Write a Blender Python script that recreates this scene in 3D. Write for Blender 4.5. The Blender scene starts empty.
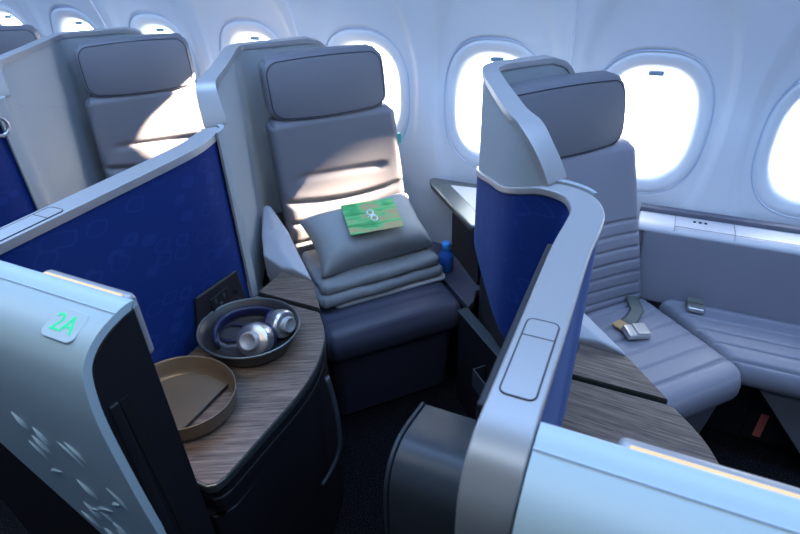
import bpy, bmesh, math, random
from mathutils import Vector, Matrix, noise
random.seed(7)
C = bpy.context.scene.collection
PI = math.pi
# ------------------------------------------------------------------ frame of the cabin
# X forward along the aircraft, Y from the aisle towards the windows, Z up; metres, floor at z = 0
UX, UY = 0.682, 0.731            # crosswise direction of every herringbone seat
PITCH = 0.95
SEAT_ROT = math.atan2(UY, UX)

# ------------------------------------------------------------------ materials
def new_mat(name):
    m = bpy.data.materials.new(name); m.use_nodes = True
    nt = m.node_tree; b = nt.nodes['Principled BSDF']
    return m, nt, b

def plain(name, col, rough=.5, metal=0., coat=0., bump=0., bscale=200., var=0., vscale=6., sheen=0., spec=.5):
    m, nt, b = new_mat(name)
    b.inputs['Base Color'].default_value = (*col, 1); b.inputs['Roughness'].default_value = rough
    b.inputs['Metallic'].default_value = metal; b.inputs['Coat Weight'].default_value = coat
    b.inputs['Sheen Weight'].default_value = sheen; b.inputs['Specular IOR Level'].default_value = spec
    tc = nt.nodes.new('ShaderNodeTexCoord')
    if bump:
        n = nt.nodes.new('ShaderNodeTexNoise'); n.inputs['Scale'].default_value = bscale; n.inputs['Detail'].default_value = 3
        nt.links.new(tc.outputs['Object'], n.inputs['Vector'])
        bp = nt.nodes.new('ShaderNodeBump'); bp.inputs['Strength'].default_value = bump; bp.inputs['Distance'].default_value = .002
        nt.links.new(n.outputs['Fac'], bp.inputs['Height']); nt.links.new(bp.outputs['Normal'], b.inputs['Normal'])
    if var:
        n = nt.nodes.new('ShaderNodeTexNoise'); n.inputs['Scale'].default_value = vscale; n.inputs['Detail'].default_value = 4
        nt.links.new(tc.outputs['Object'], n.inputs['Vector'])
        mx = nt.nodes.new('ShaderNodeMix'); mx.data_type = 'RGBA'
        mx.inputs[6].default_value = (*[c * (1 - var) for c in col], 1); mx.inputs[7].default_value = (*[min(1, c * (1 + var)) for c in col], 1)
        nt.links.new(n.outputs['Fac'], mx.inputs[0]); nt.links.new(mx.outputs[2], b.inputs['Base Color'])
    return m

def emissive(name, col, strength):
    m, nt, b = new_mat(name)
    b.inputs['Base Color'].default_value = (*[c * .2 for c in col], 1); b.inputs['Emission Color'].default_value = (*col, 1)
    b.inputs['Emission Strength'].default_value = strength
    return m

def wood(name, ang):
    m, nt, b = new_mat(name)
    tc = nt.nodes.new('ShaderNodeTexCoord'); mp = nt.nodes.new('ShaderNodeMapping'); mp.vector_type = 'TEXTURE'
    mp.inputs['Rotation'].default_value = (0, 0, ang); mp.inputs['Scale'].default_value = (1, .045, .045)
    n = nt.nodes.new('ShaderNodeTexNoise'); n.inputs['Scale'].default_value = 9; n.inputs['Detail'].default_value = 7; n.inputs['Roughness'].default_value = .72
    nt.links.new(tc.outputs['Object'], mp.inputs['Vector']); nt.links.new(mp.outputs['Vector'], n.inputs['Vector'])
    r = nt.nodes.new('ShaderNodeValToRGB'); e = r.color_ramp.elements
    e[0].position = .34; e[0].color = (.042, .031, .026, 1); e[1].position = .68; e[1].color = (.28, .21, .17, 1)
    x = e.new(.5); x.color = (.14, .102, .08, 1)
    nt.links.new(n.outputs['Fac'], r.inputs['Fac']); nt.links.new(r.outputs['Color'], b.inputs['Base Color'])
    b.inputs['Roughness'].default_value = .42
    bp = nt.nodes.new('ShaderNodeBump'); bp.inputs['Strength'].default_value = .25; bp.inputs['Distance'].default_value = .001
    nt.links.new(n.outputs['Fac'], bp.inputs['Height']); nt.links.new(bp.outputs['Normal'], b.inputs['Normal'])
    return m

def blue_fabric():
    m, nt, b = new_mat('blue_fabric')
    tc = nt.nodes.new('ShaderNodeTexCoord'); mp = nt.nodes.new('ShaderNodeMapping')
    mp.inputs['Rotation'].default_value = (.5, 0, 0); mp.inputs['Scale'].default_value = (5, 15, 22)
    nt.links.new(tc.outputs['Object'], mp.inputs['Vector'])
    v = nt.nodes.new('ShaderNodeTexVoronoi'); v.distance = 'MINKOWSKI'; v.inputs['Exponent'].default_value = 3.5; v.inputs['Scale'].default_value = 1.; v.inputs['Randomness'].default_value = .75
    nt.links.new(mp.outputs['Vector'], v.inputs['Vector'])
    s = nt.nodes.new('ShaderNodeMath'); s.operation = 'SUBTRACT'; s.inputs[1].default_value = .34
    a = nt.nodes.new('ShaderNodeMath'); a.operation = 'ABSOLUTE'; l = nt.nodes.new('ShaderNodeMath'); l.operation = 'LESS_THAN'; l.inputs[1].default_value = .035
    nt.links.new(v.outputs['Distance'], s.inputs[0]); nt.links.new(s.outputs[0], a.inputs[0]); nt.links.new(a.outputs[0], l.inputs[0])
    mx = nt.nodes.new('ShaderNodeMix'); mx.data_type = 'RGBA'
    mx.inputs[6].default_value = (.005, .024, .15, 1); mx.inputs[7].default_value = (.008, .033, .18, 1)
    nt.links.new(l.outputs[0], mx.inputs[0]); nt.links.new(mx.outputs[2], b.inputs['Base Color'])
    b.inputs['Roughness'].default_value = .75; b.inputs['Sheen Weight'].default_value = .28; b.inputs['Sheen Roughness'].default_value = .25; b.inputs['Sheen Tint'].default_value = (.40, .58, 1, 1)
    b.inputs['Specular IOR Level'].default_value = .15
    return m

def carpet():
    m, nt, b = new_mat('dark_carpet')
    tc = nt.nodes.new('ShaderNodeTexCoord')
    v = nt.nodes.new('ShaderNodeTexNoise'); v.inputs['Scale'].default_value = 260; v.inputs['Detail'].default_value = 2
    nt.links.new(tc.outputs['Object'], v.inputs['Vector'])
    r = nt.nodes.new('ShaderNodeValToRGB'); e = r.color_ramp.elements
    e[0].position = .5; e[0].color = (.004, .004, .005, 1); e[1].position = .72; e[1].color = (.045, .046, .055, 1)
    nt.links.new(v.outputs['Fac'], r.inputs['Fac']); nt.links.new(r.outputs['Color'], b.inputs['Base Color'])
    b.inputs['Roughness'].default_value = .95; b.inputs['Specular IOR Level'].default_value = .1
    bp = nt.nodes.new('ShaderNodeBump'); bp.inputs['Strength'].default_value = .8; bp.inputs['Distance'].default_value = .004
    nt.links.new(v.outputs['Fac'], bp.inputs['Height']); nt.links.new(bp.outputs['Normal'], b.inputs['Normal'])
    return m

def card_print():
    m, nt, b = new_mat('card_print')
    tc = nt.nodes.new('ShaderNodeTexCoord'); mp = nt.nodes.new('ShaderNodeMapping')
    mp.inputs['Rotation'].default_value = (0, 0, .6); mp.inputs['Scale'].default_value = (8, 24, 1)
    n = nt.nodes.new('ShaderNodeTexNoise'); n.inputs['Scale'].default_value = 1.; n.inputs['Detail'].default_value = 2; n.inputs['Distortion'].default_value = 1.2
    nt.links.new(tc.outputs['Object'], mp.inputs['Vector']); nt.links.new(mp.outputs['Vector'], n.inputs['Vector'])
    r = nt.nodes.new('ShaderNodeValToRGB'); e = r.color_ramp.elements
    e[0].position = .44; e[0].color = (.42, .36, .17, 1); e[1].position = .66; e[1].color = (.04, .27, .07, 1)
    x = e.new(.49); x.color = (.16, .52, .18, 1); y = e.new(.57); y.color = (.07, .42, .13, 1)
    nt.links.new(n.outputs['Fac'], r.inputs['Fac']); nt.links.new(r.outputs['Color'], b.inputs['Base Color'])
    b.inputs['Roughness'].default_value = .45
    return m

def glass():
    m = bpy.data.materials.new('window_glass'); m.use_nodes = True
    nt = m.node_tree; nt.nodes.clear()
    o = nt.nodes.new('ShaderNodeOutputMaterial'); mx = nt.nodes.new('ShaderNodeMixShader'); t = nt.nodes.new('ShaderNodeBsdfTransparent'); g = nt.nodes.new('ShaderNodeBsdfGlossy')
    g.inputs['Roughness'].default_value = .02; mx.inputs[0].default_value = .04
    nt.links.new(t.outputs[0], mx.inputs[1]); nt.links.new(g.outputs[0], mx.inputs[2]); nt.links.new(mx.outputs[0], o.inputs['Surface'])
    return m

M = dict(
    wall=plain('cabin_sidewall', (.80, .82, .86), .38, var=.02),
    bezel=plain('window_bezel', (.80, .83, .88), .35),
    rim=plain('seam_gasket', (.50, .62, .80), .4),
    shell=plain('pale_shell', (.46, .58, .63), .38),
    trim=plain('satin_trim', (.36, .355, .36), .36, metal=.25),
    fabric=plain('grey_wing_fabric', (.31, .34, .36), .9, bump=.5, bscale=420, var=.12, vscale=300, sheen=.1),
    blue=blue_fabric(),
    leather=plain('grey_leather', (.145, .145, .165), .48, bump=.15, bscale=350, var=.05),
    pale_leather=plain('pale_grey_leather', (.25, .25, .30), .45, bump=.15, bscale=350, var=.05),
    navy=plain('navy_and_shaded_leather', (.055, .06, .095), .48, bump=.15, bscale=350, var=.06),  # on seats: grey leather with shade put into the colour; deck is navy
    piping=plain('dark_piping', (.012, .014, .03), .6),
    dark=plain('dark_plastic', (.012, .012, .016), .5, bump=.1),
    darker=plain('black_recess', (.004, .004, .005), .7),
    slate=plain('slate_plastic', (.05, .062, .075), .42, bump=.1, bscale=300),
    armrest=plain('armrest_skin', (.42, .43, .47), .5, bump=.1, bscale=300),
    ledge=plain('sidewall_ledge', (.50, .51, .56), .4),
    ledge_dark=plain('ledge_gap', (.12, .12, .16), .5),
    wood_u=wood('grey_oak_veneer', SEAT_ROT - .35), wood_x=wood('grey_oak_veneer_straight', -.05),
    edge=plain('pewter_edge', (.16, .18, .18), .35, metal=.7),
    taupe=plain('taupe_tray', (.185, .14, .095), .38, metal=.35),
    pewter=plain('pewter_dish', (.06, .058, .06), .4, metal=.4),
    silver=plain('brushed_silver', (.66, .64, .62), .3, metal=.9),
    cup_navy=plain('headphone_navy', (.012, .016, .06), .4),
    pillow=plain('silver_pillow', (.29, .31, .32), .62, bump=.2, bscale=500, sheen=.15),
    blanket=plain('grey_blanket', (.25, .265, .28), .85, bump=.5, bscale=300, sheen=.2),
    sheet=plain('white_sheet', (.55, .56, .58), .8),
    card=card_print(), white=plain('white_print', (.8, .85, .82), .5),
    belt=plain('belt_webbing', (.16, .17, .15), .8, bump=.5, bscale=600), tan=plain('belt_tab', (.5, .3, .14), .5),
    bottle=plain('blue_bottle', (.03, .14, .5), .15, coat=.5), cap=plain('bottle_cap', (.05, .33, .85), .4),
    strip=emissive('warm_light_strip', (1., .70, .36), .95),
    green=emissive('green_lit_digits', (.0, .72, .36), 1.0),
    red=plain('pink_tag', (.75, .17, .15), .6), carpet=carpet(), glass=glass(),
    ceiling=plain('ceiling_panel', (.42, .46, .54), .6), shade=plain('shade_pull', (.25, .42, .60), .4),
    teal=plain('teal_tab', (.05, .45, .38), .4),
)

# ------------------------------------------------------------------ object helpers
def mesh(name, verts, faces, mat, parent=None, smooth=False, bevel=0., seg=2, loc=None, rot=None, weld=0.):
    me = bpy.data.meshes.new(name)
    bm = bmesh.new()
    vs = [bm.verts.new(v) for v in verts]
    for f in faces:
        try: bm.faces.new([vs[i] for i in f])
        except ValueError: pass
    if weld: bmesh.ops.remove_doubles(bm, verts=bm.verts, dist=weld)
    bmesh.ops.recalc_face_normals(bm, faces=bm.faces)
    bm.to_mesh(me); bm.free()
    o = bpy.data.objects.new(name, me); C.objects.link(o)
    me.materials.append(mat)
    if smooth:
        for p in me.polygons: p.use_smooth = True
    if bevel:
        b = o.modifiers.new('bevel', 'BEVEL'); b.width = bevel; b.segments = seg; b.limit_method = 'ANGLE'; b.angle_limit = .6
        b.harden_normals = False
        for p in me.polygons: p.use_smooth = True
        w = o.modifiers.new('wn', 'WEIGHTED_NORMAL'); w.keep_sharp = False
    if parent: o.parent = parent
    if loc: o.location = loc
    if rot: o.rotation_euler = rot
    return o

def thing(name, label, cat, loc=(0, 0, 0), rz=0., group=None):
    o = bpy.data.objects.new(name, None); o.empty_display_size = .1; C.objects.link(o)
    o.location = loc; o.rotation_euler = (0, 0, rz); return tag(o, label, cat, group)

def tag(o, label, cat, group=None):
    o['label'] = label; o['category'] = cat
    if group: o['group'] = group
    return o

def struct(o): o['kind'] = 'structure'; return o

def prism(poly, z0, z1):
    n = len(poly)
    v = [(x, y, z0) for x, y in poly] + [(x, y, z1) for x, y in poly]
    f = [list(range(n))[::-1], list(range(n, 2 * n))] + [[i, (i + 1) % n, n + (i + 1) % n, n + i] for i in range(n)]
    return v, f

def box(x0, x1, y0, y1, z0, z1):
    return prism([(x0, y0), (x1, y0), (x1, y1), (x0, y1)], z0, z1)

def join(*parts):
    V, F = [], []
    for v, f in parts:
        k = len(V); V += list(v); F += [[i + k for i in q] for q in f]
    return V, F

def catmull(pts, per=6):
    out = []
    n = len(pts)
    for i in range(n - 1):
        p0 = pts[max(0, i - 1)]; p1 = pts[i]; p2 = pts[i + 1]; p3 = pts[min(n - 1, i + 2)]
        for k in range(per):
            t = k / per
            out.append(tuple(.5 * (2 * b + (c - a) * t + (2 * a - 5 * b + 4 * c - d) * t * t + (3 * b - a - 3 * c + d) * t ** 3) for a, b, c, d in zip(p0, p1, p2, p3)))
    out.append(tuple(pts[-1])); return out

def tube(path, r, n=10, closed=False, flat=None):
    """tube along 3-D points; r number or list; flat=(rx, ry) for an oval section"""
    P = [Vector(p) for p in path]; V = []; F = []; m = len(P); up = Vector((0, 0, 1)); prev = None
    for i, p in enumerate(P):
        a = P[i - 1] if (i or closed) else P[0]; b = P[(i + 1) % m] if (i < m - 1 or closed) else P[-1]
        t = (b - a).normalized()
        if prev is None:
            s = t.cross(up)
            if s.length < .05: s = t.cross(Vector((0, 1, 0)))
            s.normalize()
        else:
            s = (prev - t * prev.dot(t)).normalized()
        prev = s; w = t.cross(s)
        rr = r[i] if isinstance(r, (list, tuple)) else r
        for k in range(n):
            q = 2 * PI * k / n
            fx, fy = flat if flat else (rr, rr)
            V.append(p + s * math.cos(q) * fx + w * math.sin(q) * fy)
    for i in range(m - (0 if closed else 1)):
        j = (i + 1) % m
        for k in range(n):
            F.append([i * n + k, i * n + (k + 1) % n, j * n + (k + 1) % n, j * n + k])
    if not closed:
        F.append(list(range(n))[::-1]); F.append([(m - 1) * n + k for k in range(n)])
    return [tuple(v) for v in V], F

def lathe(prof, n=40, sx=1., sy=1., c=(0, 0, 0)):
    V, F = [], []
    for r, z in prof:
        for k in range(n):
            a = 2 * PI * k / n; V.append((c[0] + r * sx * math.cos(a), c[1] + r * sy * math.sin(a), c[2] + z))
    m = len(prof)
    for i in range(m - 1):
        for k in range(n):
            F.append([i * n + k, i * n + (k + 1) % n, (i + 1) * n + (k + 1) % n, (i + 1) * n + k])
    if prof[0][0] > 1e-6: F.append(list(range(n))[::-1])
    if prof[-1][0] > 1e-6: F.append([(m - 1) * n + k for k in range(n)])
    return V, F

def soft(w, h, t, r, R, na, nb, nc=6, disp=None, fit=None):
    """upholstered slab: a in +-w/2, b in +-h/2, c in +-t/2, front face +c; r edge roll, R face corners.
    disp(a,b) moves the front; fit(a,b,c) -> xyz"""
    la = [-w / 2 + w * i / na for i in range(na + 1)]; lb = [-h / 2 + h * i / nb for i in range(nb + 1)]; lc = [-t / 2 + t * i / nc for i in range(nc + 1)]
    def extra(l, s, rr):
        e = [s / 2 - rr * q for q in (.12, .3, .55, .8, 1)]
        return sorted(set(round(v, 5) for v in l + e + [-v for v in e]))
    la = extra(la, w, max(r, R)); lb = extra(lb, h, max(r, R))
    idx = {}; V = []; F = []
    def rnd(p):
        half = (w / 2, h / 2, t / 2); rr = min(r, t / 2)
        q = [max(-H + rr, min(H - rr, x)) for x, H in zip(p, half)]
        d = [a - b for a, b in zip(p, q)]; l = math.sqrt(sum(x * x for x in d))
        if l > 1e-9:
            s = max(abs(x) for x in d) / l; p = [a + b * s for a, b in zip(q, d)]
        else: p = list(p)
        q2 = [max(-H + R, min(H - R, x)) for x, H in zip(p[:2], half)]
        d2 = [p[i] - q2[i] for i in (0, 1)]; l = math.hypot(*d2)
        if l > 1e-9:
            s = max(abs(x) for x in d2) / l; p[0] = q2[0] + d2[0] * s; p[1] = q2[1] + d2[1] * s
        return p
    def vid(i, j, k):
        key = (i, j, k)
        if key not in idx:
            p = rnd((la[i], lb[j], lc[k]))
            if disp and lc[k] > 0:
                wgt = max(0., min(1., lc[k] / (t / 2)))
                ea = min(1., (w / 2 - abs(la[i])) / .03); eb = min(1., (h / 2 - abs(lb[j])) / .02)
                p[2] += disp(p[0], p[1]) * wgt * max(0, .25 + .75 * ea) * max(0, eb)
            V.append(tuple(fit(*p)) if fit else tuple(p)); idx[key] = len(V) - 1
        return idx[key]
    A, B, K = len(la) - 1, len(lb) - 1, len(lc) - 1
    for i in range(A):
        for j in range(B):
            F.append([vid(i, j, K), vid(i + 1, j, K), vid(i + 1, j + 1, K), vid(i, j + 1, K)])
            F.append([vid(i, j, 0), vid(i, j + 1, 0), vid(i + 1, j + 1, 0), vid(i + 1, j, 0)])
    for i in range(A):
        for k in range(K):
            F.append([vid(i, 0, k), vid(i + 1, 0, k), vid(i + 1, 0, k + 1), vid(i, 0, k + 1)])
            F.append([vid(i, B, k), vid(i, B, k + 1), vid(i + 1, B, k + 1), vid(i + 1, B, k)])
    for j in range(B):
        for k in range(K):
            F.append([vid(0, j, k), vid(0, j, k + 1), vid(0, j + 1, k + 1), vid(0, j + 1, k)])
            F.append([vid(A, j, k), vid(A, j + 1, k), vid(A, j + 1, k + 1), vid(A, j, k + 1)])
    return V, F

def ribs(s, period, depth):
    q = abs(((s / period) % 1.) - .5) * 2      # 1 at the seam, 0 mid-channel
    return -depth * q ** 9

def seam(s, pos, width, depth):
    return -depth * math.exp(-((s - pos) / width) ** 2)

# ------------------------------------------------------------------ cabin: floor, ceiling, walls
WX0, WX1 = -4.4, 1.7
def rise(x, z):        # the panels climb very slightly towards the tail
    return -.024 * x * max(0., min(1., (z - .6) / .15)) * max(0., min(1., (1.62 - z) / .2))
def wall_y(z):
    return 1.965 - .55 * max(0., z - 1.05) ** 1.6

struct(mesh('floor', *box(WX0, WX1, -1.9, 2.1, -.05, 0), M['carpet']))
struct(mesh('ceiling', *box(WX0, WX1, -1.9, 2.1, 2.2, 2.25), M['ceiling']))
struct(mesh('wall_front', *box(WX0, WX1, -1.95, -1.9, 0, 2.2), M['ceiling']))
struct(mesh('wall_left', *box(WX0 - .05, WX0, -1.9, 2.1, 0, 2.2), M['ceiling']))
struct(mesh('wall_right', *box(WX1, WX1 + .05, -1.9, 2.1, 0, 2.2), M['ceiling']))

WC0, WP, WZ = -.012, .528, .987        # first window, spacing, height of the window centres
WIN = [WC0 + WP * k for k in range(2, -9, -1)]
NA = 96
def sup(a, b, th, n=2.6):
    c, s = math.cos(th), math.sin(th)
    r = (abs(c / a) ** n + abs(s / b) ** n) ** (-1 / n); return r * c, r * s

def wall_cell(cx):
    hw, zb, zt = WP / 2, .30, 1.62
    th = [2 * PI * (k + .5) / NA for k in range(NA)]
    rect = []
    for t in th:
        c, s = math.cos(t), math.sin(t)
        lim = []
        if abs(c) > 1e-9: lim.append(hw / abs(c))
        if s > 1e-9: lim.append((zt - WZ) / s)
        if s < -1e-9: lim.append((WZ - zb) / -s)
        r = min(lim); rect.append([r * c, WZ + r * s])
    for cxn, czn in ((hw, zt), (hw, zb), (-hw, zt), (-hw, zb)):
        i = min(range(NA), key=lambda k: (rect[k][0] - cxn) ** 2 + (rect[k][1] - czn) ** 2); rect[i] = [cxn, czn]
    scal = [(x, z + 1.02) for x, z in (sup(.238, .47, t, 2.3) for t in th)]
    scal = [(x, max(.6, z)) for x, z in scal]
    inner = [(x, z + 1.02) for x, z in (sup(.222, .445, t, 2.3) for t in th)]
    inner = [(x, max(.62, z)) for x, z in inner]
    ring = [(x, z + WZ) for x, z in (sup(.190, .243, t) for t in th)]
    loops = []
    for q in (0, .25, .5, .75):
        loops.append([((1 - q) * a[0] + q * b[0], (1 - q) * a[1] + q * b[1], 0.) for a, b in zip(rect, scal)])
    loops.append([(x, z, 0.) for x, z in scal])
    for q, d in ((0, .011), (.2, .0155), (.45, .0165), (.7, .017), (.92, .017), (1., .0175)):
        loops.append([((1 - q) * a[0] + q * b[0], (1 - q) * a[1] + q * b[1], d) for a, b in zip(inner, ring)])
    loops.append([(x, z, .03) for x, z, _ in loops[-1]])
    V, F = [], []
    for L in loops:
        for x, z, d in L: V.append((cx + x, wall_y(z) + d, z + rise(cx + x, z)))
    for i in range(len(loops) - 1):
        for k in range(NA):
            F.append([i * NA + k, i * NA + (k + 1) % NA, (i + 1) * NA + (k + 1) % NA, (i + 1) * NA + k])
    return V, F

cells = [wall_cell(c) for c in WIN]
xa, xb = min(WIN) - WP / 2, max(WIN) + WP / 2
up = [wall_y(1.62), wall_y(1.75), wall_y(1.9), 1.2]
uz = [1.62, 1.75, 1.9, 2.2]
V = []; F = []
for i in range(4): V += [(WX0, up[i], uz[i]), (WX1, up[i], uz[i])]
for i in range(3): F.append([2 * i, 2 * i + 1, 2 * i + 3, 2 * i + 2])
zz = [0, .3, .6, .95, 1.1, 1.25, 1.4, 1.55, 1.62]
def strip_wall(x0, x1, zs):
    v = []; f = []
    for z in zs: v += [(x0, wall_y(z), z), (x1, wall_y(z), z)]
    for i in range(len(zs) - 1): f.append([2 * i, 2 * i + 1, 2 * i + 3, 2 * i + 2])
    return v, f
wall = mesh('wall_back', *join(*cells, (V, F), strip_wall(WX0, WX1, [0, .3]), strip_wall(WX0, xa, zz[1:]), strip_wall(xb, WX1, zz[1:])), M['wall'], smooth=True, weld=.0004)
struct(wall)
# outer skin of the cabin, so that daylight only comes in through the windows
for n, cx in enumerate(WIN):
    w = bpy.data.objects.new('window_%d' % (n + 1), None); w.empty_display_size = .1; C.objects.link(w); w.location = (cx, wall_y(WZ), WZ + rise(cx, WZ)); struct(w)
    th = [2 * PI * k / NA for k in range(NA)]
    prof = [(.192, .245, .027), (.1895, .2425, .022), (.185, .238, .0175), (.172, .224, .0175), (.155, .203, .021), (.145, .191, .028), (.137, .182, .045), (.132, .176, .07), (.131, .174, .09), (.21, .27, .10)]
    V = []; F = []
    for a, b, d in prof:
        for t in th:
            x, z = sup(a, b, t); V.append((x, wall_y(WZ + z) - wall_y(WZ) + d, z))
    for i in range(len(prof) - 1):
        for k in range(NA): F.append([i * NA + k, i * NA + (k + 1) % NA, (i + 1) * NA + (k + 1) % NA, (i + 1) * NA + k])
    mesh('window_frame', V, F, M['bezel'], w, smooth=True)
    g = []
    for a in (.1915,):
        for t in th:
            x, z = sup(a, a + .053, t); g.append((x, wall_y(WZ + z) - wall_y(WZ) + .0165, z))
    mesh('frame_gasket', *tube(g, .0017, 6, closed=True), M['rim'], w, smooth=True)
    pv = [(x, wall_y(WZ + z) - wall_y(WZ) + .082, z) for x, z in (sup(.132, .176, t) for t in th)]
    pv2 = [(x, y + .004, z) for x, y, z in pv]
    mesh('pane', pv + pv2, [list(range(NA)), list(range(NA, 2 * NA))[::-1]] + [[k, (k + 1) % NA, NA + (k + 1) % NA, NA + k] for k in range(NA)], M['glass'], w)
    zt = .163
    mesh('shade_pull', *box(-.024, .024, wall_y(WZ + zt) - wall_y(WZ) + .045, wall_y(WZ + zt) - wall_y(WZ) + .075, zt - .006, zt + .008), M['shade'], w, bevel=.003)
# vertical joints of the sidewall panels
for n, k in enumerate((-.5, -2.5, -4.5, -6.5)):
    x = WC0 + WP * k
    pts = [(x, wall_y(z) - .001, z) for z in [.72 + .03 * i for i in range(31)]]
    struct(mesh('trim_%d' % (n + 1), *tube(pts, .004, 8, flat=(.0055, .004)), M['wall'], smooth=True))
# ------------------------------------------------------------------ suite partitions (divider, wrap-around shell and head wing)
# plan of the partition: x, y, half width of the top trim, height of the trim line
PLAN = [(-.076, .43, .031, 1.14), (-.076, .62, .031, 1.14), (-.076, .80, .031, 1.14), (-.077, .89, .031, 1.14), (-.083, .95, .030, 1.14),
        (-.100, 1.000, .028, 1.14), (-.130, 1.033, .023, 1.138), (-.175, 1.058, .018, 1.132), (-.225, 1.095, .0145, 1.105), (-.275, 1.165, .013, 1.07),
        (-.335, 1.285, .012, 1.03), (-.395, 1.41, .012, .985), (-.435, 1.50, .012, .955), (-.452, 1.56, .012, .94), (-.445, 1.612, .012, .93), (-.405, 1.662, .012, .925),
        (-.335, 1.735, .012, .925), (-.275, 1.80, .012, .925), (-.225, 1.855, .012, .925)]
def plan(k):
    if not k:
        return catmull([(x + (.012 if 3 < i < 7 else .006 if i in (3, 7) else 0), y, h, z) for i, (x, y, h, z) in enumerate(PLAN)], 5)[:-4]
    out = []
    for i, (x, y, h, z) in enumerate(PLAN):      # the suites behind have the straight part a little longer
        s = max(0., min(1., (i - 2) / 4.)); e = max(0., min(1., (i - 12) / 6.))
        out.append((x + .05 * max(0., min(1., (i - 5) / 4.)) * max(0., min(1., (12.5 - i) / 3.)), y + .06 * s - .03 * e, h, z))
    return catmull(out, 5)

def offset_lines(pts, off):
    L = []
    for i, p in enumerate(pts):
        a = pts[max(0, i - 1)]; b = pts[min(len(pts) - 1, i + 1)]
        t = Vector((b[0] - a[0], b[1] - a[1])).normalized(); nrm = Vector((-t.y, t.x))   # left of travel = -X side
        L.append((p[0] + nrm.x * off[i], p[1] + nrm.y * off[i]))
    return L

def ribbon(pts, oL, oR, zb, zt):
    """closed wall along pts; oL / oR signed offsets, zb / zt per station"""
    a = offset_lines(pts, oL); b = offset_lines(pts, oR); V = []; F = []
    n = len(pts)
    for i in range(n):
        V += [(*a[i], zb[i]), (*b[i], zb[i]), (*b[i], zt[i]), (*a[i], zt[i])]
    for i in range(n - 1):
        for k in range(4):
            F.append([4 * i + k, 4 * i + (k + 1) % 4, 4 * i + 4 + (k + 1) % 4, 4 * i + 4 + k])
    F.append([0, 1, 2, 3]); F.append([4 * n - 1, 4 * n - 2, 4 * n - 3, 4 * n - 4])
    return V, F

def rounded_rect(x0, x1, y0, y1, r, n=6):
    out = []
    for cx, cy, a0 in ((x1 - r, y1 - r, 0), (x0 + r, y1 - r, PI / 2), (x0 + r, y0 + r, PI), (x1 - r, y0 + r, 1.5 * PI)):
        for k in range(n + 1):
            a = a0 + PI / 2 * k / n; out.append((cx + r * math.cos(a), cy + r * math.sin(a)))
    return out

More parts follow.
